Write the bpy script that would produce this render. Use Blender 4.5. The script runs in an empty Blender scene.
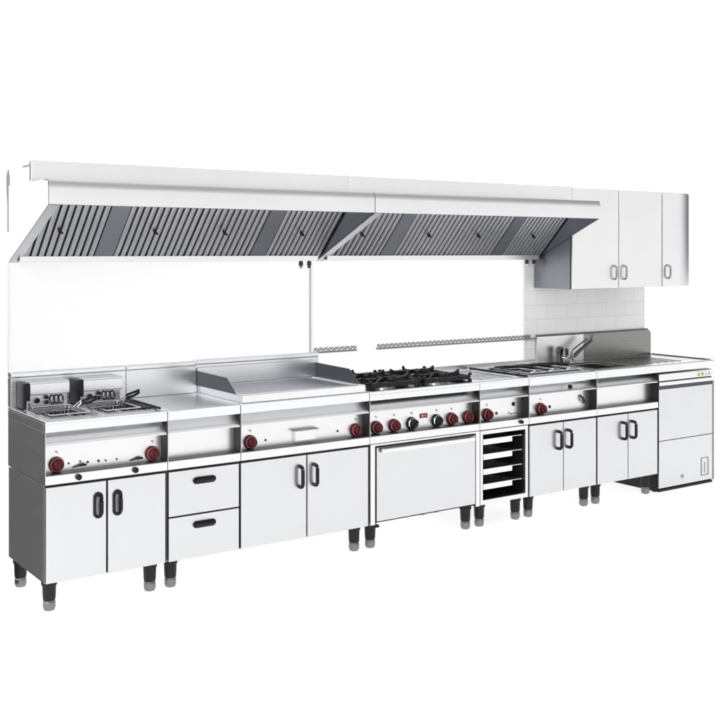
import bpy, bmesh, math, random
from mathutils import Vector, Matrix
random.seed(7)
R = math.radians
scene = bpy.context.scene
C = scene.collection

# ------------------------------------------------------------------ materials
def new_mat(name):
    m = bpy.data.materials.new(name); m.use_nodes = True
    nt = m.node_tree; b = nt.nodes['Principled BSDF']
    return m, nt, b

def steel(name, col, rough=0.28, brush=(3, 260, 260), bump=0.03, wave=0.0, metal=1.0, var=0.06):
    m, nt, b = new_mat(name)
    N, L = nt.nodes, nt.links
    b.inputs['Metallic'].default_value = metal
    tc = N.new('ShaderNodeTexCoord')
    mp = N.new('ShaderNodeMapping'); mp.inputs['Scale'].default_value = brush
    L.new(tc.outputs['Object'], mp.inputs['Vector'])
    n1 = N.new('ShaderNodeTexNoise'); n1.inputs['Scale'].default_value = 1.0; n1.inputs['Detail'].default_value = 4
    L.new(mp.outputs['Vector'], n1.inputs['Vector'])
    n2 = N.new('ShaderNodeTexNoise'); n2.inputs['Scale'].default_value = 2.6; n2.inputs['Detail'].default_value = 3
    L.new(tc.outputs['Object'], n2.inputs['Vector'])
    mr = N.new('ShaderNodeMapRange')
    mr.inputs['To Min'].default_value = rough - 0.07; mr.inputs['To Max'].default_value = rough + 0.09
    L.new(n1.outputs['Fac'], mr.inputs['Value']); L.new(mr.outputs['Result'], b.inputs['Roughness'])
    mx = N.new('ShaderNodeMix'); mx.data_type = 'RGBA'
    mx.inputs['A'].default_value = (*[c * (1 - var) for c in col], 1)
    mx.inputs['B'].default_value = (*[min(1, c * (1 + var)) for c in col], 1)
    L.new(n2.outputs['Fac'], mx.inputs['Factor']); L.new(mx.outputs['Result'], b.inputs['Base Color'])
    bp = N.new('ShaderNodeBump'); bp.inputs['Strength'].default_value = bump; bp.inputs['Distance'].default_value = 0.002
    L.new(n1.outputs['Fac'], bp.inputs['Height'])
    if wave:
        bw = N.new('ShaderNodeBump'); bw.inputs['Strength'].default_value = wave; bw.inputs['Distance'].default_value = 0.01
        L.new(n2.outputs['Fac'], bw.inputs['Height']); L.new(bw.outputs['Normal'], bp.inputs['Normal'])
    L.new(bp.outputs['Normal'], b.inputs['Normal'])
    return m

def plain(name, col, rough=0.5, metal=0.0, noise=0.12, scale=40.0, bump=0.0, coat=0.0, spec=.22):
    m, nt, b = new_mat(name)
    N, L = nt.nodes, nt.links
    b.inputs['Roughness'].default_value = rough; b.inputs['Metallic'].default_value = metal
    b.inputs['Coat Weight'].default_value = coat; b.inputs['Specular IOR Level'].default_value = spec
    tc = N.new('ShaderNodeTexCoord')
    n = N.new('ShaderNodeTexNoise'); n.inputs['Scale'].default_value = scale; n.inputs['Detail'].default_value = 4
    L.new(tc.outputs['Object'], n.inputs['Vector'])
    mx = N.new('ShaderNodeMix'); mx.data_type = 'RGBA'
    mx.inputs['A'].default_value = (*[c * (1 - noise) for c in col], 1)
    mx.inputs['B'].default_value = (*[min(1, c * (1 + noise)) for c in col], 1)
    L.new(n.outputs['Fac'], mx.inputs['Factor']); L.new(mx.outputs['Result'], b.inputs['Base Color'])
    if bump:
        bp = N.new('ShaderNodeBump'); bp.inputs['Strength'].default_value = bump; bp.inputs['Distance'].default_value = 0.002
        L.new(n.outputs['Fac'], bp.inputs['Height']); L.new(bp.outputs['Normal'], b.inputs['Normal'])
    return m

M = {}
M['door'] = steel('satin_steel_door', (.715, .719, .728), .30, (200, 200, 2), .012, .14, var=.035)
M['panel'] = steel('satin_steel_panel', (.845, .845, .85), .30, (3, 260, 260), .006, .03)
M['side'] = steel('side_steel', (.62, .62, .63), .32, (260, 3, 260), .03, .06)
M['top'] = steel('worktop_steel', (.84, .85, .87), .26, (3, 200, 200), .0015, .04)
M['splash'] = steel('splash_steel', (.84, .85, .87), .28, (3, 200, 200), .002, .04)
M['curved'] = steel('curved_door_steel', (.83, .83, .85), .20, (260, 260, 3), .004, .02)
M['dull'] = steel('dull_sink_steel', (.27, .27, .258), .27, (3, 260, 260), .05, .10, var=.12)  # darker grey than the other worktop steel, mottled by noise
M['hoodface'] = steel('hood_face_steel', (.835, .835, .84), .34, (3, 260, 260), .006, .03)
M['filter'] = steel('filter_steel', (.60, .605, .625), .36, (260, 260, 260), .04, .06, var=.12)
M['blank'] = steel('blanking_steel', (.30, .31, .345), .40, (260, 260, 260), .03, .06, var=.08)
M['cheek'] = plain('white_cheek_face', (.88, .88, .88), .35, noise=.02, scale=3)  # plain white for the left hood's outer cheek
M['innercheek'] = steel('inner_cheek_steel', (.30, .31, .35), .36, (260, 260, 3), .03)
M['chrome'] = steel('polished_chrome', (.80, .80, .82), .10, (30, 30, 30), .01)
M['plate'] = steel('griddle_plate_steel', (.50, .50, .56), .30, (260, 3, 260), .06, .10, var=.14)
M['guard'] = steel('guard_steel', (.11, .11, .125), .42, (260, 3, 260), .04, .06, var=.10)
M['black'] = plain('black_plastic', (.012, .012, .014), .32, scale=60)
M['rubber'] = plain('black_leg_plastic', (.016, .016, .018), .45, scale=60, bump=.2)
M['iron'] = plain('cast_iron', (.014, .014, .016), .42, noise=.4, scale=120, bump=.5)
M['enamel'] = plain('black_enamel', (.02, .02, .024), .18, scale=30)
M['void'] = plain('dark_seal_and_shade', (.018, .018, .02), .6, scale=30)  # near-black for seals and gaps, also paints shade inside the rack
M['red'] = plain('red_knob_plastic', (.085, .010, .014), .34, noise=.25, scale=90)
M['redlight'] = plain('red_knob_ring', (.33, .12, .125), .28, noise=.2, scale=90)
M['redbright'] = plain('red_display', (.20, .01, .02), .2, scale=90)
M['ink'] = plain('printed_mark', (.05, .05, .06), .5, scale=90)
M['pink'] = plain('printed_red_mark', (.35, .14, .15), .5, scale=90)
M['foot'] = steel('zinc_foot', (.24, .24, .25), .36, (60, 60, 60), .2, var=.25)
M['oil'] = plain('well_bottom', (.06, .055, .05), .12, scale=8)
M['burner'] = steel('burner_alloy', (.66, .64, .58), .34, (60, 60, 60), .1)
M['brass'] = steel('brass', (.62, .38, .25), .3, (60, 60, 60), .1)
M['yellow'] = plain('yellow_button', (.70, .68, .36), .4, scale=90)
M['white'] = plain('white_plastic', (.85, .85, .84), .35, noise=.03)
M['darksteel'] = steel('ledge_shade_and_cap_steel', (.16, .16, .165), .34, (3, 260, 260), .02)  # dark tone paints shade on the ledges; also colours the upstand cap
M['darkchrome'] = steel('dark_chrome', (.16, .16, .165), .22, (30, 30, 30), .01)
M['handlesteel'] = steel('handle_steel', (.36, .36, .37), .25, (30, 30, 30), .01)
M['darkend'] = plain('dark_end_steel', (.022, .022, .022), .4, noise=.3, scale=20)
M['grey'] = plain('grey_trim', (.30, .30, .31), .45)
M['pan'] = steel('tray_steel', (.90, .90, .90), .24, (3, 260, 260), .03)

def tile_mat():
    m, nt, b = new_mat('white_glazed_tiles'); N, L = nt.nodes, nt.links
    tc = N.new('ShaderNodeTexCoord'); sp = N.new('ShaderNodeSeparateXYZ'); cb = N.new('ShaderNodeCombineXYZ')
    L.new(tc.outputs['Object'], sp.inputs[0]); L.new(sp.outputs['X'], cb.inputs['X']); L.new(sp.outputs['Z'], cb.inputs['Y'])
    br = N.new('ShaderNodeTexBrick'); br.offset = 0.5; br.inputs['Scale'].default_value = 1.0
    br.inputs['Brick Width'].default_value = .20; br.inputs['Row Height'].default_value = .10
    br.inputs['Mortar Size'].default_value = .0028; br.inputs['Mortar Smooth'].default_value = .4
    br.inputs['Color1'].default_value = (.93, .935, .92, 1); br.inputs['Color2'].default_value = (.96, .965, .95, 1)
    br.inputs['Mortar'].default_value = (.80, .80, .77, 1)
    L.new(cb.outputs[0], br.inputs['Vector']); L.new(br.outputs['Color'], b.inputs['Base Color'])
    b.inputs['Roughness'].default_value = .2
    bp = N.new('ShaderNodeBump'); bp.inputs['Strength'].default_value = .3; bp.inputs['Distance'].default_value = .002; bp.invert = True
    L.new(br.outputs['Fac'], bp.inputs['Height']); L.new(bp.outputs['Normal'], b.inputs['Normal'])
    return m
M['tile'] = tile_mat()

def floor_mat(name='backlit_white_floor', fac=.80, c0=.98):
    m = bpy.data.materials.new(name); m.use_nodes = True
    nt = m.node_tree; N, L = nt.nodes, nt.links; N.clear()
    out = N.new('ShaderNodeOutputMaterial'); mix = N.new('ShaderNodeMixShader')
    d = N.new('ShaderNodeBsdfDiffuse'); t = N.new('ShaderNodeBsdfTranslucent')
    tc = N.new('ShaderNodeTexCoord'); n = N.new('ShaderNodeTexNoise'); n.inputs['Scale'].default_value = .8
    L.new(tc.outputs['Object'], n.inputs['Vector'])
    mx = N.new('ShaderNodeMix'); mx.data_type = 'RGBA'
    mx.inputs['A'].default_value = (c0, c0, c0, 1); mx.inputs['B'].default_value = (c0 + .01, c0 + .01, c0 + .01, 1)
    L.new(n.outputs['Fac'], mx.inputs['Factor'])
    L.new(mx.outputs['Result'], d.inputs['Color']); L.new(mx.outputs['Result'], t.inputs['Color'])
    mix.inputs['Fac'].default_value = fac
    L.new(d.outputs[0], mix.inputs[1]); L.new(t.outputs[0], mix.inputs[2]); L.new(mix.outputs[0], out.inputs['Surface'])
    return m
M['floor'] = floor_mat()  # translucency added so light from below keeps the floor white
M['wallpanel'] = floor_mat('backlit_white_panel', .90, .985)  # translucency added so light from behind blows the panels out to white

# ------------------------------------------------------------------ mesh helpers
def BM(): return bmesh.new()

def bx(bm, x0, x1, y0, y1, z0, z1):
    v = [bm.verts.new(p) for p in ((x0,y0,z0),(x1,y0,z0),(x1,y1,z0),(x0,y1,z0),(x0,y0,z1),(x1,y0,z1),(x1,y1,z1),(x0,y1,z1))]
    for f in ((0,3,2,1),(4,5,6,7),(0,1,5,4),(1,2,6,5),(2,3,7,6),(3,0,4,7)): bm.faces.new([v[i] for i in f])
    return bm

def prism_x(bm, prof, x0, x1):
    """polygon prof [(y,z)...] extruded along X"""
    a = [bm.verts.new((x0, y, z)) for y, z in prof]; b = [bm.verts.new((x1, y, z)) for y, z in prof]
    n = len(prof)
    bm.faces.new(a); bm.faces.new(list(reversed(b)))
    for i in range(n): bm.faces.new([a[i], b[i], b[(i+1) % n], a[(i+1) % n]])
    bmesh.ops.recalc_face_normals(bm, faces=bm.faces)
    return bm

def prism_z(bm, prof, z0, z1):
    a = [bm.verts.new((x, y, z0)) for x, y in prof]; b = [bm.verts.new((x, y, z1)) for x, y in prof]
    n = len(prof)
    bm.faces.new(a); bm.faces.new(list(reversed(b)))
    for i in range(n): bm.faces.new([a[i], b[i], b[(i+1) % n], a[(i+1) % n]])
    bmesh.ops.recalc_face_normals(bm, faces=bm.faces)
    return bm

def prism_y(bm, prof, y0, y1):
    a = [bm.verts.new((x, y0, z)) for x, z in prof]; b = [bm.verts.new((x, y1, z)) for x, z in prof]
    n = len(prof)
    bm.faces.new(a); bm.faces.new(list(reversed(b)))
    for i in range(n): bm.faces.new([a[i], b[i], b[(i+1) % n], a[(i+1) % n]])
    bmesh.ops.recalc_face_normals(bm, faces=bm.faces)
    return bm

def lathe(bm, o, prof, axis='Z', seg=28):
    """prof [(radius, height)] round an axis starting at o; axis Z or -Y"""
    o = Vector(o); rings = []
    for r, h in prof:
        ring = []
        for k in range(seg):
            a = 2 * math.pi * k / seg; c, s = math.cos(a) * r, math.sin(a) * r
            if axis == 'Z': p = Vector((c, s, h))
            elif axis == 'X': p = Vector((h, c, s))
            else: p = Vector((c, -h, s))
            ring.append(bm.verts.new(o + p))
        rings.append(ring)
    for i in range(len(rings) - 1):
        for k in range(seg):
            bm.faces.new([rings[i][k], rings[i][(k+1) % seg], rings[i+1][(k+1) % seg], rings[i+1][k]])
    bm.faces.new(rings[0]); bm.faces.new(rings[-1])
    bmesh.ops.recalc_face_normals(bm, faces=bm.faces)
    return bm

def tube(bm, pts, r, seg=10, closed=False):
    pts = [Vector(p) for p in pts]; n = len(pts); rings = []
    for i, p in enumerate(pts):
        if closed: d = (pts[(i+1) % n] - pts[i-1])
        elif i == 0: d = pts[1] - pts[0]
        elif i == n-1: d = pts[-1] - pts[-2]
        else: d = (pts[i+1] - p).normalized() + (p - pts[i-1]).normalized()
        d.normalize()
        up = Vector((0, 0, 1)) if abs(d.z) < .9 else Vector((0, 1, 0))
        a = d.cross(up).normalized(); b = d.cross(a).normalized()
        rr = r[i] if isinstance(r, (list, tuple)) else r
        rings.append([bm.verts.new(p + a * rr * math.cos(2*math.pi*k/seg) + b * rr * math.sin(2*math.pi*k/seg)) for k in range(seg)])
    m = n if closed else n - 1
    for i in range(m):
        A, B = rings[i], rings[(i+1) % n]
        off = 0
        if closed and i == n-1:
            off = min(range(seg), key=lambda q: (A[0].co - B[q].co).length)
        for k in range(seg):
            bm.faces.new([A[k], A[(k+1) % seg], B[(k+1+off) % seg], B[(k+off) % seg]])
    if not closed: bm.faces.new(rings[0]); bm.faces.new(rings[-1])
    bmesh.ops.recalc_face_normals(bm, faces=bm.faces)
    return bm

def slab(bm, xs, ys, holes, z0, z1):
    """plate cut by rectangular holes: xs, ys are the cut lines, holes the open cells (i, j)"""
    nx, ny = len(xs) - 1, len(ys) - 1; V = {}
    def v(i, j, k):
        if (i, j, k) not in V: V[(i, j, k)] = bm.verts.new((xs[i], ys[j], z1 if k else z0))
        return V[(i, j, k)]
    solid = lambda i, j: 0 <= i < nx and 0 <= j < ny and (i, j) not in holes
    for i in range(nx):
        for j in range(ny):
            if not solid(i, j): continue
            bm.faces.new([v(i,j,1), v(i+1,j,1), v(i+1,j+1,1), v(i,j+1,1)])
            bm.faces.new([v(i,j,0), v(i,j+1,0), v(i+1,j+1,0), v(i+1,j,0)])
            if not solid(i-1, j): bm.faces.new([v(i,j,0), v(i,j,1), v(i,j+1,1), v(i,j+1,0)])
            if not solid(i+1, j): bm.faces.new([v(i+1,j,0), v(i+1,j+1,0), v(i+1,j+1,1), v(i+1,j,1)])
            if not solid(i, j-1): bm.faces.new([v(i,j,0), v(i+1,j,0), v(i+1,j,1), v(i,j,1)])
            if not solid(i, j+1): bm.faces.new([v(i,j+1,0), v(i,j+1,1), v(i+1,j+1,1), v(i+1,j+1,0)])
    bmesh.ops.dissolve_limit(bm, angle_limit=.01, verts=bm.verts, edges=bm.edges)
    bmesh.ops.recalc_face_normals(bm, faces=bm.faces)
    return bm

def pit(bm, x0, x1, y0, y1, z0, z1, t=.003):
    """open-topped basin with real wall thickness"""
    bx(bm, x0, x1, y0, y1, z0 - t, z0)
    bx(bm, x0 - t, x0, y0 - t, y1 + t, z0 - t, z1); bx(bm, x1, x1 + t, y0 - t, y1 + t, z0 - t, z1)
    bx(bm, x0, x1, y0 - t, y0, z0 - t, z1); bx(bm, x0, x1, y1, y1 + t, z0 - t, z1)
    return bm

def thing(name, label, cat, loc, group=None):
    o = bpy.data.objects.new(name, None); C.objects.link(o)
    o.location = loc; o.empty_display_size = .1
    o['label'] = label; o['category'] = cat
    if group: o['group'] = group
    return o

def wloc(o):
    v = Vector((0, 0, 0))
    while o: v = v + o.location; o = o.parent
    return v

def obj(name, bm, mat, parent=None, bevel=0.0, smooth=False, seg=2, label=None):
    me = bpy.data.meshes.new(name)
    co = [v.co for v in bm.verts]
    c = Vector((sum(p.x for p in co) / len(co), sum(p.y for p in co) / len(co), min(p.z for p in co)))
    bmesh.ops.translate(bm, verts=bm.verts, vec=-c)
    bm.to_mesh(me); bm.free()
    o = bpy.data.objects.new(name, me); C.objects.link(o)
    me.materials.append(mat)
    o.location = c - (wloc(parent) if parent else Vector((0, 0, 0)))
    if parent: o.parent = parent
    if smooth or bevel:
        for p in me.polygons: p.use_smooth = True
        if smooth and not bevel:
            try: me.set_sharp_from_angle(angle=R(38))
            except Exception: pass
    if bevel:
        b = o.modifiers.new('bevel', 'BEVEL'); b.width = bevel; b.segments = seg; b.limit_method = 'ANGLE'; b.angle_limit = R(40)
        w = o.modifiers.new('wn', 'WEIGHTED_NORMAL'); w.keep_sharp = False; w.weight = 100
    if label: o['label'] = label
    return o

def tag(o, label, cat, group=None, kind=None):
    o['label'] = label; o['category'] = cat
    if group: o['group'] = group
    if kind: o['kind'] = kind
    return o

def B(name, x0, x1, y0, y1, z0, z1, mat, parent, bevel=.0015, **k):
    return obj(name, bx(BM(), x0, x1, y0, y1, z0, z1), M[mat], parent, bevel, **k)

def copy_tree(o, parent=None):
    c = o.copy(); C.objects.link(c); c.parent = parent
    for ch in [q for q in bpy.data.objects if q.parent == o]: copy_tree(ch, c)
    return c

GZ = .03          # floor level
RC = .062         # how far the control panels sit back

# ------------------------------------------------------------------ floor
fl = obj('floor', slab(BM(), [-6, -.02, 60], [-14, .2, 60], {(0, 1)}, GZ - .004, GZ), M['floor'])
fl['kind'] = 'structure'

# ------------------------------------------------------------------ small shared pieces
def leg(parent, x, y, top=.163):
    l = obj('leg', lathe(BM(), (x, y, 0), [(.027, .078), (.029, .09), (.031, top - .02), (.036, top - .012), (.036, top - .001)]), M['rubber'], parent, smooth=True)
    obj('foot', lathe(BM(), (x, y, 0), [(.014, GZ), (.024, GZ + .004), (.0285, GZ + .018), (.0285, GZ + .040), (.025, GZ + .044), (.025, .0785)]), M['foot'], l, smooth=True)

def legs(parent, x0, x1):
    for x in (x0 + .036, x1 - .072):
        for y in (.05, .47): leg(parent, x, y)

def knob(parent, x, z=.690, red=True):
    y = RC
    k = obj('knob', lathe(BM(), (x, y, z), [(.0355, .0), (.0355, .010), (.032, .015), (.025, .017), (.024, .038), (.020, .042)], 'Y', 36), M['red'] if red else M['black'], parent, smooth=True)
    obj('knob_ring', lathe(BM(), (x, y - .0145, z), [(.0315, .0), (.0325, .004), (.0270, .0065), (.0265, .0)], 'Y', 36), M['redlight'] if red else M['chrome'], k, smooth=True)
    bm = bx(BM(), x - .0055, x + .0055, y - .050, y - .0405, z - .021, z + .021)
    bmesh.ops.rotate(bm, verts=bm.verts, cent=(x, y, z), matrix=Matrix.Rotation(R(random.choice((-38, -12, 0, 4, 0, 25, 45))), 3, 'Y'))
    obj('grip', bm, M['red'] if red else M['black'], k, .002)
    g = bx(BM(), x - .004, x + .004, RC - .0015, RC + .001, z + .055, z + .063); bx(g, x + .005, x + .009, RC - .0015, RC + .001, z + .050, z + .055)
    obj('printed_mark', g, M['pink'] if red else M['ink'], parent)

def lamp_dot(parent, x, z, r=.006, mat='black', y=RC):
    obj('indicator_lamp', lathe(BM(), (x, y, z), [(r, -.002), (r, .003), (r * .6, .005)], 'Y', 16), M[mat], parent, smooth=True)

def bow_handle(parent, x, z0=.430, z1=.552, mat='black', r=.0100, out=.034, y=0.0, squash=.0):
    rr = .020; pts = [(x, y + .001, z0 + .008)]
    for a in range(0, 91, 15): pts.append((x, y - out + rr - rr * math.sin(R(a)), z0 + .008 + rr - rr * math.cos(R(a))))
    for a in range(90, -1, -15): pts.append((x, y - out + rr - rr * math.sin(R(a)), z1 - .008 - rr + rr * math.cos(R(a))))
    pts.append((x, y + .001, z1 - .008))
    h = obj('handle', tube(BM(), pts, r, 12), M[mat], parent, smooth=True)
    return h

def bezel_handle(parent, x, z0=.430, z1=.552):
    """wide black pull with a grey finger recess, as on the first cabinet"""
    w = .023; prof = []
    for cx, cz, a0 in ((x, z1 - w, 0), (x, z0 + w, 180)):
        for a in range(0, 181, 18): prof.append((cx + w * math.cos(R(a0 + a)), cz + w * math.sin(R(a0 + a))))
    h = obj('handle', prism_y(BM(), prof, -.010, .0005), M['black'], parent, .003)
    pr = [(px - x) * .42 for px, pz in prof]
    prof2 = [(x - .004 + (px - x) * .42, (z0 + z1) / 2 + (pz - (z0 + z1) / 2) * .70) for px, pz in prof]
    obj('finger_recess', prism_y(BM(), prof2, -.0125, -.009), M['foot'], h, .001)
    pts = [(x + .010, -.008, z0 + .018), (x + .010, -.024, z0 + .026), (x + .010, -.026, z0 + .04), (x + .010, -.026, z1 - .04), (x + .010, -.024, z1 - .026), (x + .010, -.008, z1 - .018)]
    obj('grip', tube(BM(), pts, .007, 10), M['black'], h, smooth=True)

def top_unit(t, x0, x1, holes=(), topmat='top', back=.56, lip=True):
    """tabletop appliance body, z .61 - .90; holes are (xa, xb, ya, yb)"""
    g = .0012
    xs = sorted({x0 + g, x1 - g, *[h[0] for h in holes], *[h[1] for h in holes]})
    ys = sorted({0.0, back, *[h[2] for h in holes], *[h[3] for h in holes]})
    cells = set()
    for i in range(len(xs) - 1):
        for j in range(len(ys) - 1):
            mx, my = (xs[i] + xs[i+1]) / 2, (ys[j] + ys[j+1]) / 2
            if any(h[0] < mx < h[1] and h[2] < my < h[3] for h in holes): cells.add((i, j))
    if holes:
        w = obj('worktop', slab(BM(), xs, ys, cells, .886, .90), M[topmat], t, .004, seg=3)
        B('front_lip', x0 + g, x1 - g, .001, .030, .848, .8885, 'top', t, .003)
        for a, b in ((x0 + g + .0003, x0 + .006), (x1 - .006, x1 - g - .0003)): B('side_lip', a, b, .0305, back - .002, .848, .8855, 'side', t, .0005)
    else:
        w = obj('worktop', bx(BM(), x0 + g, x1 - g, 0, back, .848, .90), M[topmat], t, .006, seg=3)
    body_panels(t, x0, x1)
    return w

def body_panels(t, x0, x1):
    g = .0012
    B('side_panel', x0 + g, x0 + .005, .003, .556, .612, .8475, 'side', t, .0008)
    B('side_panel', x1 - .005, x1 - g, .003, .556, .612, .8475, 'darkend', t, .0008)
    obj('fascia', prism_x(BM(), [(.064, .847), (.058, .847), (.001, .790), (.001, .784), (.064, .784)], x0 + .0055, x1 - .0055), M['panel'], t, .001)
    B('control_panel', x0 + .0055, x1 - .0055, RC, .075, .655, .7835, 'panel', t, .001)
    B('ledge', x0 + g, x1 - g, .0, .080, .611, .6525, 'panel', t, .0025)
    B('ledge_shade', x0 + .0055, x1 - .0055, .004, .0615, .653, .6555, 'darksteel', t, .0008)  # dark plate painting the shade on the ledge below the panel
    B('back_panel', x0 + .006, x1 - .006, .540, .552, .612, .847, 'side', t, 0)

def splash(t, x0, x1, y0=.51, z1=1.073, band=True):
    g = .0012
    s = B('splashback', x0 + g, x1 - g, y0 + .004, .560, .901, z1 - .026, 'splash', t, .002)
    B('splashback_cap', x0 + g, x1 - g, y0, .562, z1 - .0255, z1, 'splash', t, .004)
    return s

def carcass(t, x0, x1, z0=.163, z1=.607):
    B('carcass', x0 + .003, x1 - .0015, .022, .553, z0, z1, 'side', t, .001)
    B('front_frame', x0 + .006, x1 - .004, .012, .0215, z0 + .004, z1 - .002, 'void', t, 0)  # dark sheet standing in for shade behind the door gaps

def door(t, x0, x1, z0=.166, z1=.600, name='door'):
    return B(name, x0, x1, -.001, .011, z0, z1, 'door', t, .0018)

# ------------------------------------------------------------------ fryer
t = thing('deep_fryer', 'twin well tabletop fryer with two red knobs, first appliance in the row', 'fryer', (.3, .28, .61), 'tabletop appliances')
W1, W2 = (.045, .265, .075, .400), (.315, .560, .075, .400)
top_unit(t, 0, .6, (W1, W2))
for w in (W1, W2):
    p = obj('well', pit(BM(), w[0] + .001, w[1] - .001, w[2] + .001, w[3] - .001, .76, .8855), M['guard'], t)
    B('oil_surface', w[0] + .002, w[1] - .002, w[2] + .002, w[3] - .002, .800, .803, 'oil', t, 0)
    obj('well_rim', slab(BM(), [w[0] - .012, w[0] + .004, w[1] - .004, w[1] + .012], [w[2] - .012, w[2] + .004, w[3] - .004, w[3] + .008], {(1, 1)}, .9005, .9035), M['chrome'], t, .001)
splash(t, 0, .6)
knob(t, .072); knob(t, .545)
for x, z in ((.131, .688), (.222, .684), (.275, .684), (.31, .682), (.365, .682), (.186, .692)):
    lamp_dot(t, x, z, .0045 if x in (.131, .186, .31, .365) else .006, 'ink')
for x in (.17, .45):
    h = obj('drain_lever', tube(BM(), [(x - .020, .058, .668), (x + .004, .050, .673), (x + .020, .046, .676), (x + .040, .046, .677)], [.0025, .003, .0055, .0055], 10), M['black'], t, smooth=True)
for x in (.155, .432):
    obj('drain_knob', lathe(BM(), (x, 0, .633), [(.014, 0), (.014, .012), (.011, .018), (.004, .020)], 'Y', 20), M['black'], t, smooth=True)
for hx0, hx1 in ((.030, .262), (.298, .540)):
    hd = B('element_head', hx0, hx0 + .034, .405, .508, .905, 1.028, 'black', t, .004, label='black moulded end of the heating element head')
    hc = obj('head_cover', prism_x(BM(), [(.508, .966), (.415, .966), (.411, .971), (.412, 1.022), (.424, 1.031), (.508, 1.031)], hx0 + .0345, hx1), M['splash'], t, .002)
    B('head_panel', hx0 + .0345, hx1 - .004, .438, .508, .905, .9655, 'panel', t, .001)
    k = hx0 + .075
    obj('thermostat_dial', lathe(BM(), (k, .438, .938), [(.013, 0), (.013, .012), (.009, .016)], 'Y', 20), M['black'], t, smooth=True)
    for zz in (.928, .952):
        obj('reset_button', lathe(BM(), (k + .045, .438, zz), [(.010, 0), (.010, .014), (.007, .017)], 'Y', 18), M['black'], t, smooth=True)
    for q in range(3):
        cx = k + .075 + q * .022
        obj('element_coil', tube(BM(), [(cx + .003 * math.sin(a), .425 - .012 * math.cos(a) , .937 + .021 * math.sin(a)) if False else (cx + .012 * math.cos(a), .428 + .006 * math.sin(a), .938 + .021 * math.sin(a)) for a in [2 * math.pi * i / 16 for i in range(16)]], .0032, 8, True), M['black'], t, smooth=True)
    obj('head_bracket', bx(BM(), hx0 + .010, hx0 + .026, .385, .4045, .905, .945), M['chrome'], t, .002)

def fry_basket(x0, x1, y0, y1, label, hx, hy, hz, hdir):
    t = thing('fryer_basket', label, 'fryer basket', ((x0 + x1) / 2, (y0 + y1) / 2, .86), 'wire baskets in the fryer')
    bm = BM(); zt, zb = .912, .868
    tube(bm, [(x0, y0, zt), (x1, y0, zt), (x1, y1, zt), (x0, y1, zt)], .0032, 8, True)
    tube(bm, [(x0 + .01, y0 + .01, zb), (x1 - .01, y0 + .01, zb), (x1 - .01, y1 - .01, zb), (x0 + .01, y1 - .01, zb)], .002, 6, True)
    obj('rim', bm, M['chrome'], t, smooth=True)
    bm = BM(); n = 9
    for i in range(n + 1):
        x = x0 + (x1 - x0) * i / n; xx = x0 + .01 + (x1 - x0 - .02) * i / n
        tube(bm, [(x, y0, zt), (xx, y0 + .01, zb), (xx, y1 - .01, zb), (x, y1, zt)], .0009, 5)
    n = 12
    for i in range(n + 1):
        y = y0 + (y1 - y0) * i / n; yy = y0 + .01 + (y1 - y0 - .02) * i / n
        tube(bm, [(x0, y, zt), (x0 + .01, yy, zb), (x1 - .01, yy, zb), (x1, y, zt)], .0009, 5)
    for f in (.33, .66):
        z = zb + (zt - zb) * f; i = .01 * (1 - f)
        tube(bm, [(x0 + i, y0 + i, z), (x1 - i, y0 + i, z), (x1 - i, y1 - i, z), (x0 + i, y1 - i, z)], .0009, 5, True)
    obj('wire_mesh', bm, M['chrome'], t, smooth=True)
    h = Vector((hx, hy, hz)); d = Vector(hdir)
    for s in (-.009, .009):
        pass
    bm = BM(); tube(bm, [(hx - .012, hy, zt), h + d * .35 + Vector((-.006, 0, .004))], .0025, 6); tube(bm, [(hx + .012, hy, zt), h + d * .35 + Vector((.006, 0, .004))], .0025, 6)
    obj('handle_wires', bm, M['chrome'], t, smooth=True)
    a, b, c = h + d * .3, h + d * .7, h + d
    obj('handle', tube(BM(), [a, b, c, c + Vector((0, 0, -.012)), b + Vector((0, 0, -.018)), a + Vector((0, 0, -.014))], .0065, 10, True), M['black'], t, smooth=True)
fry_basket(.06, .25, .095, .385, 'wire basket with black looped handle in the left fryer well', .25, .30, .93, (.10, -.02, .028))
fry_basket(.33, .50, .095, .385, 'wire basket with black handle in the well beside the plain worktop', .50, .34, .935, (.115, .04, .022))
# slatted dark drip rack beside the second basket
t2 = thing('drip_rack', 'narrow black slatted rack along the right edge of the fryer top', 'rack', (.55, .22, .90))
bm = BM()
for x in (.516, .540): bx(bm, x, x + .012, .085, .390, .9055, .912)
obj('slats', bm, M['black'], t2, .001)
obj('edge_bar', bx(BM(), .566, .578, .03, .455, .9045, .916), M['black'], t2, .002)
bm = BM()
for y in (.10, .37): bx(bm, .512, .566, y, y + .008, .9040, .9052)
obj('crossbars', bm, M['chrome'], t2)

# ------------------------------------------------------------------ plain worktop unit
t = thing('neutral_unit', 'plain steel worktop unit without knobs between fryer and griddle', 'worktop', (.8, .28, .61), 'tabletop appliances')
top_unit(t, .6, 1.0); splash(t, .6, 1.0)

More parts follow.
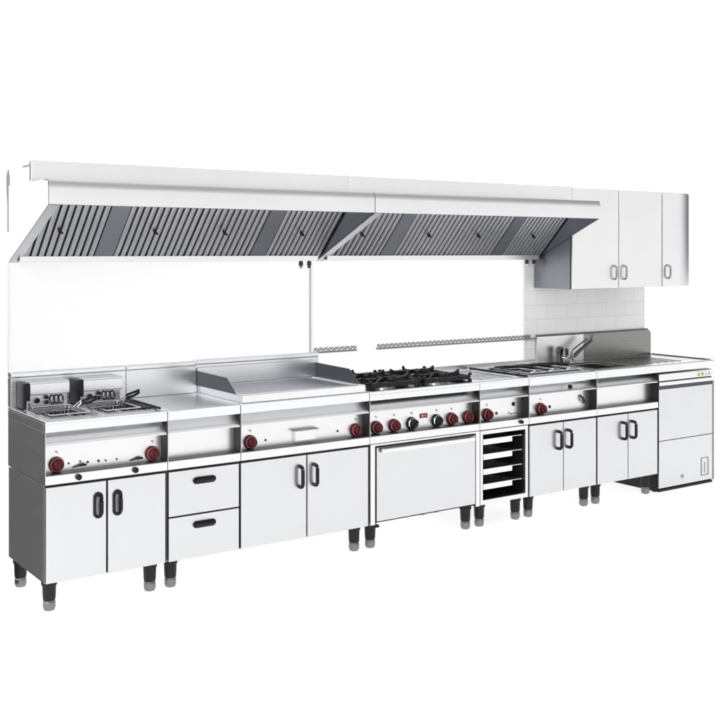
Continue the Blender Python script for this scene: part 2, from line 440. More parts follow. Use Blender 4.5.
# ------------------------------------------------------------------ griddle
t = thing('griddle', 'wide flat griddle with dark side guards and a small grease drawer', 'griddle', (1.4, .28, .61), 'tabletop appliances')
top_unit(t, 1.0, 1.8); splash(t, 1.0, 1.8, .515, 1.078)
obj('griddle_body', slab(BM(), [1.012, 1.040, 1.745, 1.776], [.006, .048, .495, .513], {(1, 1)}, .9005, .940), M['panel'], t, .003)
obj('cooking_plate', bx(BM(), 1.0405, 1.7445, .0485, .4945, .901, .932), M['plate'], t, .002)
for gx in (1.004, 1.772):
    obj('side_guard', prism_x(BM(), [(.512, .9405), (.512, 1.020), (.165, 1.014), (.062, .9415), (.010, .9405)], gx, gx + .004), M['guard'], t, .0008)
obj('rear_guard', bx(BM(), 1.0085, 1.7715, .506, .512, .941, 1.036), M['splash'], t, .001)
knob(t, 1.085); knob(t, 1.745, .689)
lamp_dot(t, 1.178, .690, .006, 'ink'); lamp_dot(t, 1.628, .694, .006, 'ink')
gd = B('grease_drawer', 1.345, 1.475, .040, .0615, .668, .722, 'panel', t, .0015)
B('drawer_lip', 1.335, 1.485, .026, .062, .7225, .729, 'grey', gd, .001)

# ------------------------------------------------------------------ base cabinets
t = thing('base_cabinet', 'base cabinet under the fryer with two doors and wide black recessed pulls', 'cabinet', (.3, .28, GZ), 'base cabinets')
carcass(t, 0, .6); legs(t, 0, .6)
d = door(t, .004, .288); bezel_handle(d, .249)
d = door(t, .297, .587); bezel_handle(d, .343)

t = thing('drawer_cabinet', 'long base cabinet with two drawers and two doors under worktop and griddle', 'cabinet', (1.2, .28, GZ), 'base cabinets')
carcass(t, .6, 1.8)
for x in (.6 + .036, 1.8 - .072):
    for y in (.05, .47): leg(t, x, y)
def drawer_pull(parent, x0, x1, z0, z1):
    r = (z1 - z0) / 2; zc = (z0 + z1) / 2; prof = []
    for cx, a0 in ((x1 - r, -90), (x0 + r, 90)):
        for a in range(0, 181, 20): prof.append((cx + r * math.cos(R(a0 + a)), zc + r * math.sin(R(a0 + a))))
    h = obj('handle', prism_y(BM(), prof, -.007, .0005), M['black'], parent, .002)
    obj('grip', tube(BM(), [(x0 + .012, -.006, zc - .006), (x0 + .018, -.022, zc + .002), (x0 + .035, -.026, zc + .004), (x1 - .035, -.026, zc + .004), (x1 - .018, -.022, zc + .002), (x1 - .012, -.006, zc - .006)], .0075, 10), M['black'], h, smooth=True)
for z0, z1, hz in ((.166, .376, .327), (.383, .600, .543)):
    d = B('drawer', .605, .988, -.001, .011, z0, z1, 'door', t, .0018); drawer_pull(d, .733, .858, hz - .017, hz + .017)
d = door(t, 1.000, 1.389); bow_handle(d, 1.347)
d = door(t, 1.396, 1.787); bow_handle(d, 1.437)

def two_door(x0, x1, label, xm):
    t = thing('base_cabinet', label, 'cabinet', ((x0 + x1) / 2, .28, GZ), 'base cabinets')
    carcass(t, x0, x1); legs(t, x0, x1)
    d = door(t, x0 + .004, xm - .003); bow_handle(d, xm - .050)
    d = door(t, xm + .003, x1 - .010); bow_handle(d, xm + .040)
    return t

# ------------------------------------------------------------------ range cooker with oven
t = thing('range_cooker', 'four burner gas range with six knobs, red display and wide oven door', 'range cooker', (2.2, .28, GZ))
x0, x1 = 1.8, 2.6
HOB = (1.826, 2.574, .030, .500)
xs = [x0 + .0012, HOB[0], HOB[1], x1 - .0012]
obj('worktop', slab(BM(), xs, [0, HOB[2], HOB[3], .56], {(1, 1)}, .882, .90), M['top'], t, .004, seg=3)
B('front_lip', x0 + .0012, x1 - .0012, .001, .028, .848, .8835, 'top', t, .003)
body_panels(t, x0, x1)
obj('hob_pan', pit(BM(), HOB[0] + .001, HOB[1] - .001, HOB[2] + .001, HOB[3] - .001, .884, .8985), M['enamel'], t)
for cx in (2.01, 2.39):
    for cy in (.145, .385):
        b = obj('burner', lathe(BM(), (cx, cy, 0), [(.062, .8845), (.058, .897), (.046, .905), (.045, .912)]), M['burner'], t, smooth=True)
        obj('burner_cap', lathe(BM(), (cx, cy, 0), [(.040, .9122), (.042, .9145), (.038, .921), (.014, .923)]), M['enamel'], b, smooth=True)
for cx in (2.01, 2.39):
    bm = BM(); a, c = cx - .172, cx + .172; y0, y1 = .048, .482; zb, zt = .912, .937
    for (p, q) in (((a, y0), (c, y0)), ((a, y1), (c, y1))): bx(bm, p[0], q[0], p[1] - .006, p[1] + .006, zb, zt)
    for x in (a, c): bx(bm, x - .006, x + .006, y0 + .0062, y1 - .0062, zb, zt)
    bx(bm, a + .0062, c - .0062, .259, .271, zb, zt)
    for cy in (.145, .385):
        for dx, dy in ((1, 0), (-1, 0), (0, 1), (0, -1)):
            L0 = .165 if dx else .092
            for s in (1,):
                p0 = Vector((cx + dx * L0, cy + dy * L0, 0)); p1 = Vector((cx + dx * .030, cy + dy * .030, 0))
                n = Vector((-dy, dx, 0)) * .0085
                pr = [(0, .914), (0, .966), (.22, .950), (1, .946), (1, .922)]
                vs = []
                for sg in (-1, 1):
                    vs.append([bm.verts.new(p0.lerp(p1, f) + n * sg + Vector((0, 0, z))) for f, z in pr])
                bm.faces.new(vs[0]); bm.faces.new(list(reversed(vs[1])))
                for i in range(5): bm.faces.new([vs[0][i], vs[1][i], vs[1][(i+1) % 5], vs[0][(i+1) % 5]])
        for ex in (a, c):
            for ey in ((y0, .265) if cy < .26 else (.265, y1)):
                p0 = Vector((ex, ey, 0)); p1 = Vector((cx, cy, 0)); dd = (p1 - p0).normalized(); p0 = p0 + dd * .008; p1 = p1 - dd * .050
                n = Vector((-dd.y, dd.x, 0)) * .0055; pr = [(0, .916), (0, .934), (.5, .936), (.8, .950), (1, .947), (1, .924)]
                vs = [[bm.verts.new(p0.lerp(p1, f) + n * sg + Vector((0, 0, z))) for f, z in pr] for sg in (-1, 1)]
                bm.faces.new(vs[0]); bm.faces.new(list(reversed(vs[1])))
                for i in range(6): bm.faces.new([vs[0][i], vs[1][i], vs[1][(i+1) % 6], vs[0][(i+1) % 6]])
    for x in (a, c):
        for y in (y0, y1):
            bx(bm, x - .009, x + .009, y - .009, y + .009, .8845, .9149)
            lathe(bm, (x, y, 0), [(.012, .9375), (.011, .949), (.006, .953)], seg=8)
    bmesh.ops.recalc_face_normals(bm, faces=bm.faces)
    obj('pan_support', bm, M['iron'], t, .0015)
for x, rd in ((1.884, 1), (2.009, 1), (2.134, 0), (2.317, 0), (2.430, 1), (2.553, 1)): knob(t, x, .690, bool(rd))
dp = B('display', 2.195, 2.250, RC - .003, RC + .001, .712, .738, 'redbright', t, .0008)
bm = BM()
for i, x in enumerate((2.206, 2.216, 2.231)):
    bx(bm, x, x + .0022, RC - .0042, RC - .0031, .717, .733); bx(bm, x + .0024, x + .0062, RC - .0042, RC - .0031, .724, .7262)
obj('digits', bm, M['white'], dp)
B('oven_body', x0 + .003, x1 - .0015, .022, .553, .170, .607, 'side', t, .001)
obj('oven_frame', prism_y(BM(), [(1.803, .165), (1.803, .609), (2.597, .609), (2.597, .165), (2.566, .165), (2.566, .598), (1.834, .598), (1.834, .165)], -.002, .0215), M['panel'], t, .0015)
B('oven_seal', 1.8345, 2.5655, .014, .021, .172, .5975, 'void', t, 0)
od = B('oven_door', 1.842, 2.556, -.008, .0135, .184, .590, 'door', t, .003)
hb = B('handle', 1.862, 2.536, -.034, -.020, .560, .584, 'panel', od, .004, seg=3)
bm = BM()
for x in (1.872, 2.520): bx(bm, x - .009, x + .009, -.0195, -.0085, .564, .580)
obj('handle_bracket', bm, M['darkchrome'], hb, .002)
B('handle_shade', 1.852, 2.546, -.0095, -.0075, .5835, .5885, 'darkend', od, .0005)  # dark strip painting the shadow above the handle bar
B('hinge', 1.806, 1.86, -.006, .02, .150, .1645, 'black', t, .002)
legs(t, x0, x1)

# ------------------------------------------------------------------ boiling unit on tray rack
t = thing('boiling_unit', 'narrow steel appliance with one red knob standing above the tray rack', 'cooker', (2.8, .28, .61), 'tabletop appliances')
top_unit(t, 2.6, 3.0, ((2.635, 2.965, .06, .49),))
obj('sunken_tray', pit(BM(), 2.636, 2.964, .061, .489, .872, .8855), M['top'], t)
for y0 in (.075, .285):
    l = obj('hot_plate', slab(BM(), [2.650, 2.950], [y0, y0 + .19], set(), .8725, .893), M['plate'], t, .004)
    bm = BM()
    for i in range(5): bx(bm, 2.665 + i * .057, 2.672 + i * .057, y0 + .012, y0 + .178, .8932, .8965)
    obj('ridges', bm, M['chrome'], l, .001)
B('divider_bar', 2.990, 2.9975, .01, .55, .9005, .912, 'black', t, .002)
knob(t, 2.707); 
lamp_dot(t, 2.785, .690, .009, 'ink'); lamp_dot(t, 2.925, .735, .013, 'black')
bm = BM()
for x, z in ((2.88, .681), (2.90, .672), (2.925, .677), (2.948, .672)): bx(bm, x, x + .016, RC - .0015, RC + .001, z, z + .006)
obj('printed_mark', bm, M['ink'], t)
obj('drain_knob', lathe(BM(), (2.930, 0, .633), [(.012, 0), (.012, .012), (.009, .018)], 'Y', 20), M['black'], t, smooth=True)

t = thing('tray_rack', 'open steel rack cabinet with inside painted dark as shade, holding four trays', 'rack', (2.8, .28, GZ), 'base cabinets')
obj('frame', slab(BM(), [2.603, 2.622, 2.968, 2.990], [0, .5], set(), 0, .01), M['panel'], t) if False else None
obj('front_frame', prism_y(BM(), [(2.603, .168), (2.603, .607), (2.988, .607), (2.988, .168)], .0, .001), M['panel'], t) if False else None
bm = BM()
bx(bm, 2.603, 2.622, 0, .02, .168, .607); bx(bm, 2.968, 2.988, 0, .02, .168, .607)
bx(bm, 2.6222, 2.9678, 0, .02, .584, .607); bx(bm, 2.6222, 2.9678, 0, .02, .168, .195)
obj('front_frame', bm, M['panel'], t, .001)
bm = BM()
bx(bm, 2.603, 2.608, .0205, .553, .168, .607); bx(bm, 2.984, 2.9985, .0205, .553, .168, .607)
obj('side_panel', bm, M['side'], t)
bm = BM()
bx(bm, 2.6085, 2.613, .021, .545, .170, .605); bx(bm, 2.978, 2.9835, .021, .545, .170, .605)
bx(bm, 2.6135, 2.9775, .540, .545, .170, .605); bx(bm, 2.6135, 2.9775, .021, .5395, .170, .176); bx(bm, 2.6135, 2.9775, .021, .5395, .600, .605)
obj('inner_shade', bm, M['void'], t)  # dark sheets painting the darkness inside the steel rack
ZS = (.519, .430, .341, .252)
for z in ZS:
    bm = BM(); bx(bm, 2.6135, 2.640, .03, .53, z + .020, z + .024); bx(bm, 2.950, 2.9775, .03, .53, z + .020, z + .024)
    obj('runner', bm, M['foot'], t)
legs(t, 2.6, 3.0)
names = ('topmost tray with white front in the open rack', 'second tray from the top in the open rack',
         'third tray from the top in the open rack', 'lowest tray in the open rack')
src = None
for i, z in enumerate(ZS):
    if src is None:
        src = tr = thing('oven_tray', names[i], 'tray', (2.79, .26, z), 'trays in the rack')
        obj('tray_body', pit(BM(), 2.645, 2.872, .022, .50, z + .002, z + .0345, .003), M['pan'], tr, .0)
        obj('rim', slab(BM(), [2.628, 2.642, 2.8755, 2.946], [.010, .0185, .503, .515], {(1, 1)}, z + .0255, z + .0345), M['pan'], tr, .001) if False else \
            obj('rim', slab(BM(), [2.628, 2.6415, 2.8755, 2.946], [.010, .0185, .5035, .515], {(1, 1)}, z + .0305, z + .0345), M['pan'], tr, .0008)
    else:
        tr = copy_tree(src); tr.location = (2.79, .26, z); tr['label'] = names[i]

# ------------------------------------------------------------------ pasta cooker
t = thing('pasta_cooker', 'steel cooker with one red knob and recessed well of baskets, left of the sink', 'cooker', (3.3, .28, .61), 'tabletop appliances')
top_unit(t, 3.0, 3.6, ((3.055, 3.545, .050, .470),))
obj('well', pit(BM(), 3.056, 3.544, .051, .469, .78, .8855), M['chrome'], t)
obj('well_rim', slab(BM(), [3.040, 3.060, 3.540, 3.560], [.036, .055, .465, .485], {(1, 1)}, .9005, .9045), M['chrome'], t, .001)
B('water_surface', 3.057, 3.543, .052, .468, .81, .812, 'oil', t, 0)
knob(t, 3.153, .688)
lamp_dot(t, 3.235, .692, .010, 'ink')
obj('vent_plug', lathe(BM(), (3.375, .024, .812), [(.013, -.004), (.013, .012), (.009, .016)], 'Y', 18), M['black'], t, smooth=True)
lv = obj('drain_lever', tube(BM(), [(3.505, .060, .745), (3.512, .045, .728), (3.530, .042, .700)], [.006, .006, .005], 8), M['black'], t, smooth=True)
obj('lever_arm', tube(BM(), [(3.530, .055, .694), (3.545, .045, .688), (3.560, .045, .705)], .003, 8), M['ink'], lv, smooth=True)
obj('lever_link', tube(BM(), [(3.530, .055, .735), (3.536, .045, .715), (3.548, .045, .690)], .003, 8), M['ink'], lv, smooth=True)
bl = ('pasta basket nearest the boiling unit', 'middle pasta basket of three in the cooker well', 'pasta basket nearest the sink tap')
for i in range(3):
    x0 = 3.070 + i * .158; x1 = x0 + .145; y0, y1 = .075, .445
    b = thing('pasta_basket', bl[i] + ', black handle', 'pasta basket', ((x0 + x1) / 2, .26, .84), 'baskets in the pasta cooker')
    bm = BM(); tube(bm, [(x0, y0, .912), (x1, y0, .912), (x1, y1, .912), (x0, y1, .912)], .004, 8, True)
    for y in (.2, .32): tube(bm, [(x0, y, .912), (x1, y, .912)], .003, 6)
    obj('rim', bm, M['chrome'], b, smooth=True)
    obj('mesh_bucket', pit(BM(), x0 + .005, x1 - .005, y0 + .005, y1 - .005, .845, .905, .002), M['foot'], b)
    hy = .10 + .11 * i
    obj('handle', tube(BM(), [(x0 + .03, y1 - .02, .918), (x0 + .05, y1 - .09, .926), (x0 + .085, y1 - .23, .936), (x0 + .10, y1 - .30, .934)], [.004, .007, .010, .010], 10), M['black'], b, smooth=True)
    obj('hook', tube(BM(), [(x0 + .02, y0 + .01, .914), (x0 + .05, y0 - .01, .925), (x0 + .10, y0 - .01, .925), (x0 + .13, y0 + .01, .914)], .004, 8), M['chrome'], b, smooth=True)
two_door(3.0, 3.6, 'two door base cabinet with black bow handles beside the tray rack', 3.294)

# ------------------------------------------------------------------ sink unit
t = thing('sink_unit', 'long dull steel sink worktop with basin, ribbed drainer and grey upstand', 'sink', (4.2, .28, .61))
BS = (3.70, 4.03, .10, .43)
obj('worktop', slab(BM(), [3.6012, BS[0], BS[1], 4.80], [0, BS[2], BS[3], .56], {(1, 1)}, .886, .90), M['dull'], t, .004, seg=3)
obj('basin', pit(BM(), BS[0] + .001, BS[1] - .001, BS[2] + .001, BS[3] - .001, .74, .8855), M['dull'], t)
obj('drain', lathe(BM(), (3.86, .27, 0), [(.035, .7405), (.033, .744), (.012, .742)]), M['chrome'], t, smooth=True)
B('front_lip', 3.6012, 4.80, -.002, .022, .848, .9035, 'top', t, .007, seg=3)
obj('raised_edge', bx(BM(), 4.786, 4.8005, .0225, .548, .9005, .908), M['dull'], t, .003)
bm = BM()
for i in range(7): bx(bm, 4.10 + i * .075, 4.108 + i * .075, .09, .47, .9002, .9035)
obj('drainer_ribs', bm, M['dull'], t, .001)
prof = [(4.062, .9005), (4.062, 1.084)] + [(4.755 + .03 * math.sin(R(a)), 1.054 + .03 * math.cos(R(a))) for a in range(0, 91, 15)] + [(4.785, .9005)]
us = obj('upstand', prism_y(BM(), prof, .549, .557), M['dull'], t, .001)
B('upstand', 3.602, 4.061, .549, .557, .9005, 1.0835, 'hoodface', t, .001, label='upstand section behind the taps, coloured bright as washed out by light')  # lighter steel paints the washed-out light on this stretch
B('upstand_cap', 3.602, 4.752, .5455, .562, 1.0845, 1.096, 'darksteel', us, .003)
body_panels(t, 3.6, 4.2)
two_door(3.6, 4.2, 'two door base cabinet with black bow handles under the sink, beside the dishwasher', 3.896)

def mixer():
    t = thing('mixer_tap', 'chrome mixer tap with slanted spout behind the sink basin', 'tap', (3.875, .485, .90))
    obj('body', lathe(BM(), (3.875, .485, 0), [(.024, .9005), (.024, .906), (.016, .912), (.015, .938), (.018, .945), (.013, .952)]), M['chrome'], t, smooth=True)
    obj('spout', tube(BM(), [(3.880, .478, .935), (3.93, .472, .972), (3.99, .466, 1.012), (4.045, .460, 1.046)], [.014, .0125, .011, .011], 12), M['darkchrome'], t, smooth=True)
    obj('nozzle', lathe(BM(), (4.048, .459, 0), [(.010, 1.040), (.011, 1.048), (.011, 1.082), (.008, 1.088)]), M['darkchrome'], t, smooth=True)
    obj('lever', tube(BM(), [(3.868, .485, .952), (3.880, .482, .985), (3.94, .478, 1.018), (4.02, .470, 1.058)], [.007, .005, .005, .005], 8), M['darkchrome'], t, smooth=True)
mixer()
for x, w, h, lab in ((3.775, .021, 1.012, 'thick dark column tap left of the mixer tap'), (3.842, .011, .995, 'slim dark column tap close beside the mixer tap')):
    t = thing('column_tap', lab, 'tap', (x, .5, .90))
    obj('column', lathe(BM(), (x, .5, 0), [(w * 1.3, .9005), (w * 1.3, .906), (w, .912), (w, h - .03), (w * 1.12, h - .025), (w * 1.12, h - .004), (w * .8, h)]), M['darkchrome'], t, smooth=True)
    obj('outlet', tube(BM(), [(x, .495, .935), (x + .002, .46, .937), (x + .003, .435, .930), (x + .003, .43, .918)], .008, 8), M['chrome'], t, smooth=True)

# ------------------------------------------------------------------ dishwasher
t = thing('dishwasher', 'undercounter steel dishwasher at the right end with small yellowish buttons', 'dishwasher', (4.5, .28, GZ))
B('cabinet_shell', 4.206, 4.800, .020, .550, .052, .838, 'darkend', t, .002)  # near-black colour paints the shade under the sink cabinet beside it
B('front_seal', 4.210, 4.778, .010, .0195, .060, .836, 'void', t, 0)
B('plinth', 4.215, 4.790, .006, .54, .036, .0515, 'black', t, .001)
B('control_panel', 4.208, 4.800, 0, .0095, .790, .836, 'panel', t, .0015)
B('door_rim', 4.208, 4.800, -.004, .0095, .757, .783, 'panel', t, .003)
B('door_groove', 4.208, 4.780, .004, .0095, .733, .7565, 'guard', t, .001)
B('door', 4.208, 4.780, 0, .0095, .384, .7325, 'door', t, .0015)
lp = B('lower_panel', 4.208, 4.780, 0, .0095, .062, .380, 'door', t, .0015)
B('corner_trim', 4.7815, 4.802, -.001, .019, .056, .7565, 'dull', t, .004)
bm = BM()
for a, b_, c, d in ((4.655, 4.735, .218, .222), (4.655, 4.735, .098, .102), (4.655, 4.660, .1022, .2178), (4.730, 4.735, .1022, .2178)): bx(bm, a, b_, -.0016, .001, c, d)
obj('rating_plate_frame', bm, M['ink'], lp)
bx_ = BM(); bx(bx_, 4.690, 4.698, -.0016, .001, .115, .190); obj('rating_plate_print', bx_, M['grey'], lp)
obj('lock', lathe(BM(), (4.452, 0, .118), [(.012, 0), (.012, .004), (.008, .006)], 'Y', 18), M['grey'], lp, smooth=True)
for i, x in enumerate((4.628, 4.668, 4.705, 4.742)):
    b_ = B('button', x - .013, x + .013, -.004, .0005, .797, .822, 'yellow' if i < 2 else 'white', t, .002)
    bm = BM(); bx(bm, x - .008, x + .002, -.0052, -.0041, .801 + .004 * (i % 2), .8075 + .008 * (i % 2)); bx(bm, x - .001, x + .006, -.0052, -.0041, .811, .816)
    obj('button_symbol', bm, M['ink'], b_)
    bm = BM(); bx(bm, x - .006, x + .005, -.0009, .0008, .827, .831); obj('printed_mark', bm, M['ink'], t)
for x in (4.24, 4.75):
    for y in (.06, .49):
        obj('foot', lathe(BM(), (x, y, 0), [(.022, GZ), (.022, GZ + .006), (.012, GZ + .008), (.012, .0515)]), M['rubber'], t, smooth=True)

# ------------------------------------------------------------------ extractor hoods
YB, ZBT = .500, 1.645      # bottom of the filters
def slope(f, d=0.0):        # point on the filter plane, f 0 bottom .. 1 top, d out of the plane towards the room
    y, z = YB + (.215 - YB) * f, ZBT - .012 + (1.918 - ZBT + .012) * f
    n = Vector((-(1.918 - ZBT), -(YB - .215))).normalized()
    return (y + n.x * d, z + n.y * d)

def hood(x0, x1, label, white_left, rounded):
    t = thing('extractor_hood', label, 'hood', ((x0 + x1) / 2, .3, 1.6), 'extractor hoods')
    g = .002
    # valance
    pv = [(-.037, 1.881), (-.048, 1.881)] + [(.022 - .070 * math.cos(R(a)), 1.9515 + .070 * math.sin(R(a))) for a in range(0, 37, 4)] + [(.021, 1.9935), (.021, 1.9895), (-.028, 1.9885), (-.037, 1.955)]
    v_ = obj('valance', prism_x(BM(), pv, x0 + g, x1 - g), M['hoodface'], t, smooth=True)
    B('canopy_top', x0 + .0055, x1 - .0055, .0205, .548, 1.985, 1.993, 'hoodface', t, .001)
    B('valance_return', x0 + .010, x1 - .010, -.0375, .010, 1.8805, 1.886, 'blank', t, .001)
    # cheeks
    prof = [(-.036, 1.968), (-.036, 1.8805), (.548, 1.618), (.548, 1.994), (.021, 1.994), (.021, 1.9925), (-.012, 1.9925), (-.030, 1.984)]
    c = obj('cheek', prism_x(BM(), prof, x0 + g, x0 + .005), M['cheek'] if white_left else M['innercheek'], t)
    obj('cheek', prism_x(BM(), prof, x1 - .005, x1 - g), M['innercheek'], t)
    L = Vector((.548 + .037, 1.618 - 1.8805)).normalized(); nn = Vector((L.y, -L.x)) * .0
    for a, b in ((x0 + g, x0 + .050),):
        obj('cheek_flange', prism_x(BM(), [(-.047, 1.880), (-.040, 1.876), (.548, 1.612), (.548, 1.6175)], a, b), M['filter'], t)
    # back and gutter
    B('back_plate', x0 + .006, x1 - .006, .540, .547, 1.62, 1.984, 'blank', t, 0)
    B('gutter', x0 + .036, x1 - .028, YB - .014, .5395, 1.616, 1.6255, 'hoodface', t, .001)
    B('gutter_lip', x0 + .036, x1 - .028, YB - .018, YB - .0142, 1.616, 1.645, 'hoodface', t, .001)
    # filters
    fs = [(x0 + .016, x0 + .415), (x0 + .515, x0 + .914), (x0 + .916, x0 + 1.315), (x0 + 1.415, x1 - .012)]
    for a, b in ((x0 + .4155, x0 + .5145), (x0 + 1.3155, x0 + 1.4145)):
        obj('blanking_panel', prism_x(BM(), [slope(.0, .004), slope(1.0, .004), slope(1.0, -.012), slope(0, -.012)], a, b), M['blank'], t)
    for a, b in fs:
        f = obj('filter', prism_x(BM(), [slope(.01, -.014), slope(.99, -.014), slope(.99, -.018), slope(.01, -.018)], a, b), M['void'], t)
        bm = BM(); n = 11; w = (b - a) / n
        for i in range(n):
            s, e = a + w * i + w * .10, a + w * (i + 1) - w * .12
            # baffle bar: shallow channel with folded edges
            pr = [slope(.01, 0), slope(.99, 0)]
            lo, hi = slope(.012, .004), slope(.985, .004); lo2, hi2 = slope(.012, -.008), slope(.985, -.008)
            vs = []
            for x, dd in ((s, -.009), (s + .002, .002), (s + w * .33, .0045), (e - .002, .002), (e, -.009)):
                l_, h_ = slope(.012, dd), slope(.985, dd)
                vs.append((bm.verts.new((x, *l_)), bm.verts.new((x, *h_))))
            for q in range(4): bm.faces.new([vs[q][0], vs[q+1][0], vs[q+1][1], vs[q][1]])
            bm.faces.new([v[0] for v in vs]); bm.faces.new([v[1] for v in reversed(vs)])
            bm.faces.new([vs[0][0], vs[0][1], vs[4][1], vs[4][0]])
        bmesh.ops.recalc_face_normals(bm, faces=bm.faces)
        obj('baffle_bars', bm, M['filter'], f)
        xm = (a + b) / 2 - .03; (yy, zz) = slope(.52, .004)
        bm = BM(); tube(bm, [(xm, yy, zz), (xm, yy - .016, zz - .014)], [.007, .010], 12)
        tube(bm, [(xm + .004, yy - .004, zz - .012), (xm + .016, yy - .012, zz - .022)], .005, 8)
        obj('filter_knob', bm, M['black'], f, smooth=True)
    # set-back fascia on top
    B('top_fascia', x0 + .001, x1 - .001, .200, .214, 1.996, 2.096, 'hoodface', t, .003, seg=3)
    if white_left:
        bm = BM(); bx(bm, x0 + .0012, x0 + .004, .216, .232, 2.0, 2.09); bx(bm, x0 + .0012, x0 + .004, .233, .330, 2.066, 2.078)
        obj('end_bracket', bm, M['grey'], t, .001)
    if rounded:
        pe = [(x1 - .0015, 1.882), (x1 + .022, 1.884), (x1 + .026, 1.90), (x1 + .026, 1.955)] + [(x1 - .006 + .032 * math.cos(R(a)), 1.952 + .030 * math.sin(R(a))) for a in range(10, 76, 13)] + [(x1 - .0015, 1.983)]
        obj('end_cap', prism_y(BM(), pe, -.047, .03), M['hoodface'], t, .010, seg=4)
    return t
hood(0, 1.8, 'left hood of two, its slanted baffle filters above fryer and griddle', True, False)
hood(1.8, 3.585, 'right hood of two, with rounded end, reaching the wall cupboards', False, True)

# trim strip left over on the wall end
tag(obj('wall_trim_strip', prism_y(BM(), [(.000, 1.765), (.000, 1.90), (-.004, 1.96), (-.006, 2.04), (.005, 2.085), (.014, 2.03), (.012, 1.97), (.016, 1.955), (.014, 1.765)], .560, .568), M['grey'], None, .001),
    'thin grey metal strip standing upright beside the left end of the hood', 'trim')

# ------------------------------------------------------------------ walls behind
w1 = tag(obj('wall_panel', bx(BM(), 0.0, 1.768, .564, .576, 1.0, 1.618), M['wallpanel'], None, .001), 'bright white wall panel behind fryer and griddle', 'wall panel', 'white wall panels')
obj('edge_trim', bx(BM(), -.006, -.0005, .560, .578, 1.076, 1.618), M['white'], w1)
obj('joint_strip', bx(BM(), 1.7685, 1.7725, .5625, .574, 1.08, 1.60), M['foot'], w1, .001)
w2 = tag(obj('wall_panel', bx(BM(), 1.775, 3.50, .564, .576, .90, 1.618), M['wallpanel'], None, .001), 'bright white wall panel behind the range, between pipe joint and tiles', 'wall panel', 'white wall panels')
tag(obj('tiled_wall', bx(BM(), 3.502, 4.735, .566, .60, .90, 2.05), M['tile'], None), 'white glazed tiles with thin grey joints under the wall cupboards', 'wall')
# low upstand behind range, boiling unit and pasta cooker
up = tag(obj('upstand', bx(BM(), 1.802, 3.598, .5625, .5635, .9005, .93), M['splash'], None), 'low steel upstand along the worktop back behind the range', 'upstand')

def rail(x0, x1, lab):
    t = thing('wall_rail', lab, 'rail', ((x0 + x1) / 2, .55, 1.07), 'toothed rails on the wall')
    B('bar', x0, x1, .540, .5615, 1.068, 1.078, 'grey', t, .001)
    bm = BM(); n = int((x1 - x0) / .034); pts = []
    for i in range(n + 1):
        x = x0 + (x1 - x0) * i / n; pts.append((x, .550, 1.082)); 
        if i < n: pts.append((x + (x1 - x0) / n / 2, .550, 1.100))
    tube(bm, pts, .0032, 6)
    tube(bm, [(a_ , .544, 2.182 - c_) for a_, b_, c_ in pts], .0032, 6)
    obj('zigzag_wire', bm, M['foot'], t, smooth=True)
rail(1.785, 2.09, 'short zigzag rail on the wall behind the griddle guard')
rail(2.245, 3.54, 'long zigzag rail on the wall behind the range')  # gap between the two lengths stands for light washing the rail out
tag(obj('wall_pipe', tube(BM(), [(3.541, .550, 1.073), (3.600, .550, 1.0735)], .006, 10), M['grey'], None, smooth=True), 'thin grey pipe end joining the long rail to the sink upstand', 'pipe')

# small fittings under the hoods
def fitting(x, lab, capmat):
    t = thing('pipe_fitting', lab, 'pipe fitting', (x, .51, 1.58), 'small fittings under the hoods')
    obj('body', lathe(BM(), (x, .51, 0), [(.010, 1.586), (.013, 1.590), (.013, 1.606), (.008, 1.6155)], seg=14), M['ink'], t, smooth=True)
    obj('cap', lathe(BM(), (x, .51, 0), [(.005, 1.572), (.009, 1.575), (.009, 1.5855)], seg=14), M[capmat], t, smooth=True)
fitting(1.672, 'dark fitting hanging under the hood, left of the red tipped one', 'grey')
fitting(1.728, 'red tipped fitting hanging under the hood beside the wall joint', 'red')
fitting(3.470, 'pale copper nozzle under the far end of the right hood', 'white')
fitting(3.535, 'copper pipe fitting against the dark side of the wall cupboard', 'brass')

# ------------------------------------------------------------------ wall cupboards
YF = .210
def cup_handle(parent, x):
    bow_handle(parent, x, 1.474, 1.580, 'handlesteel', .0075, .030, YF)
t = thing('wall_cupboard', 'white steel wall cupboard with two doors and silver handles beside the hood', 'cupboard', (4.05, .38, 1.42), 'wall cupboards')
B('carcass', 3.590, 4.492, YF + .018, .562, 1.420, 2.092, 'blank', t, .001)
B('front_gap', 3.594, 4.490, YF + .009, YF + .0175, 1.423, 2.090, 'void', t, 0)
d = B('door', 3.592, 4.038, YF - .004, YF + .0085, 1.421, 2.092, 'hoodface', t, .002); cup_handle(d, 3.990)
d = B('door', 4.044, 4.490, YF - .004, YF + .0085, 1.421, 2.092, 'hoodface', t, .002); cup_handle(d, 4.090)
t = thing('corner_cupboard', 'narrow wall cupboard with curved end door at the right end', 'cupboard', (4.7, .38, 1.42), 'wall cupboards')
CX, CY = 4.668, .560
prof = [(4.498, YF + .018), (CX, YF + .018)] + [(CX + .330 * math.sin(R(a)), CY - .332 * math.cos(R(a))) for a in range(6, 91, 6)] + [(CX + .330, .562), (4.498, .562)]
obj('carcass', prism_z(BM(), prof, 1.4235, 2.089), M['side'], t, .001)
po = [(4.497, YF - .004), (CX, YF - .004)] + [(CX + .354 * math.sin(R(a)), CY - .354 * math.cos(R(a))) for a in range(4, 91, 4)]
pi_ = [(CX + .334 * math.sin(R(a)), CY - .334 * math.cos(R(a))) for a in range(90, -1, -5)] + [(4.497, YF + .016)]
d = obj('curved_door', prism_z(BM(), po + pi_, 1.421, 2.092), M['curved'], t, .002); cup_handle(d, 4.552)

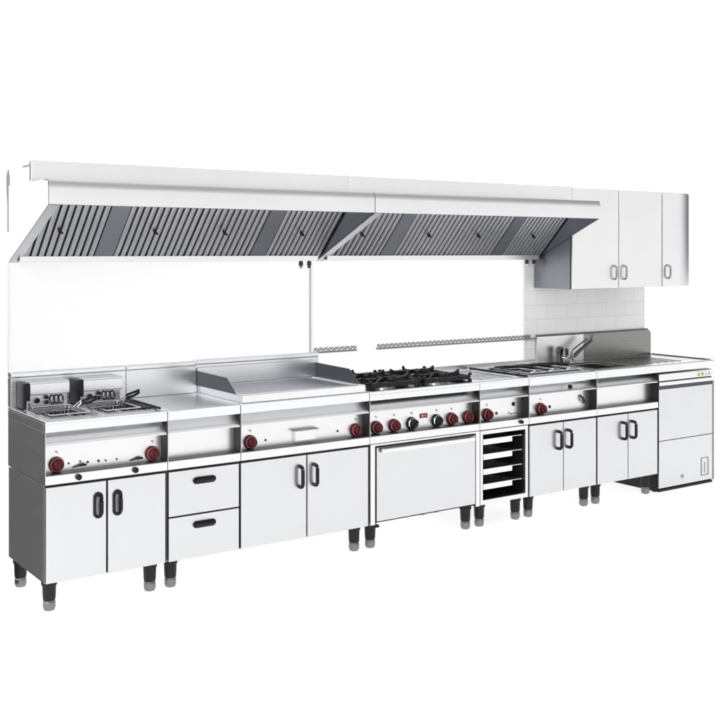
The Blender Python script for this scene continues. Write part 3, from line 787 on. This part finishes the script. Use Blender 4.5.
# ------------------------------------------------------------------ camera
cam = bpy.data.cameras.new('camera'); co = bpy.data.objects.new('camera', cam); C.objects.link(co)
co.location = (-1.586, -4.743, 1.664); co.rotation_euler = (R(90), 0, R(-34.987))
cam.sensor_width = 36; cam.lens = 1063.439 / 720 * 36; cam.shift_y = -107.555 / 720
cam.clip_end = 200; cam.clip_start = .05
scene.camera = co

# ------------------------------------------------------------------ light: invented white surroundings, darkened at left so side panels reflect dark
w = bpy.data.worlds.new('World'); scene.world = w; w.use_nodes = True
nt = w.node_tree; N, L = nt.nodes, nt.links
bg = N['Background']
tc = N.new('ShaderNodeTexCoord'); sp = N.new('ShaderNodeSeparateXYZ'); L.new(tc.outputs['Generated'], sp.inputs[0])
def math_n(op, a, b=None):
    n = N.new('ShaderNodeMath'); n.operation = op
    for i, v in enumerate((a, b)):
        if v is None: continue
        if isinstance(v, (int, float)): n.inputs[i].default_value = v
        else: L.new(v, n.inputs[i])
    return n.outputs[0]
def ramp(v, a, b, t0, t1):
    n = N.new('ShaderNodeMapRange'); n.interpolation_type = 'SMOOTHSTEP'
    n.inputs['From Min'].default_value = a; n.inputs['From Max'].default_value = b
    n.inputs['To Min'].default_value = t0; n.inputs['To Max'].default_value = t1
    L.new(v, n.inputs['Value']); return n.outputs['Result']
az = math_n('ARCTAN2', sp.outputs['X'], sp.outputs['Y'])      # 0 = towards the wall, + = right
z = sp.outputs['Z']
left = math_n('MULTIPLY', ramp(az, R(-4), R(10), 1, 0), ramp(az, R(-165), R(-140), 0, 1))
low = ramp(z, .10, .45, 1, 0)
dark = math_n('MULTIPLY', left, low)
WB = 1.9
front = ramp(az, R(56), R(63), 0, 1)                           # everything the camera does not look at
fa = ramp(az, R(82), R(127), .20, .98)                         # grey sector added at right to shade curved door, bright wall behind the camera
fb = ramp(az, R(122), R(168), 0, .14)
fz = ramp(z, .10, .50, 1.0, .38)                               # dim ceiling
room = math_n('MULTIPLY', math_n('SUBTRACT', fa, fb), fz)
seen = math_n('MULTIPLY', WB, ramp(z, .35, .75, 1.0, .6))
base = math_n('ADD', math_n('MULTIPLY', math_n('SUBTRACT', 1, front), seen), math_n('MULTIPLY', front, room))
val0 = math_n('ADD', math_n('MULTIPLY', base, math_n('SUBTRACT', 1, dark)), math_n('MULTIPLY', dark, .13))
below = ramp(z, -.02, -.10, 0, 1)                              # added glow from below, whitens the translucent floor
below = math_n('MULTIPLY', below, math_n('SUBTRACT', 1, left))
val = math_n('ADD', math_n('MULTIPLY', val0, math_n('SUBTRACT', 1, below)), math_n('MULTIPLY', below, 2.2))
cb = N.new('ShaderNodeCombineColor')
L.new(val, cb.inputs[0]); L.new(val, cb.inputs[1]); L.new(math_n('MULTIPLY', val, 1.003), cb.inputs[2])
L.new(cb.outputs[0], bg.inputs['Color']); bg.inputs['Strength'].default_value = 1.0

def area(name, loc, target, size, power, col=(1, 1, 1)):
    l = bpy.data.lights.new(name, 'AREA'); l.shape = 'RECTANGLE'; l.size, l.size_y = size; l.energy = power; l.color = col
    o = bpy.data.objects.new(name, l); C.objects.link(o); o.location = loc
    o.rotation_euler = (Vector(target) - Vector(loc)).to_track_quat('-Z', 'Y').to_euler()
area('added_fill_overhead', (2.0, .2, 5.0), (2.0, -.3, .9), (8.0, 2.2), 85, (1, .995, .985))  # added fill lamp out of view, lightens the worktops
area('added_fill_left', (-3.4, -1.2, 3.2), (0, .3, 1.8), (1.6, 1.6), 120)  # added fill lamp out of view, turns the hood cheek white

scene.view_settings.view_transform = 'Standard'; scene.view_settings.look = 'None'
scene.view_settings.exposure = 0; scene.view_settings.gamma = 1
scene.cycles.max_bounces = 10; scene.cycles.diffuse_bounces = 5; scene.cycles.glossy_bounces = 6; scene.cycles.transmission_bounces = 4
scene.cycles.use_denoising = True
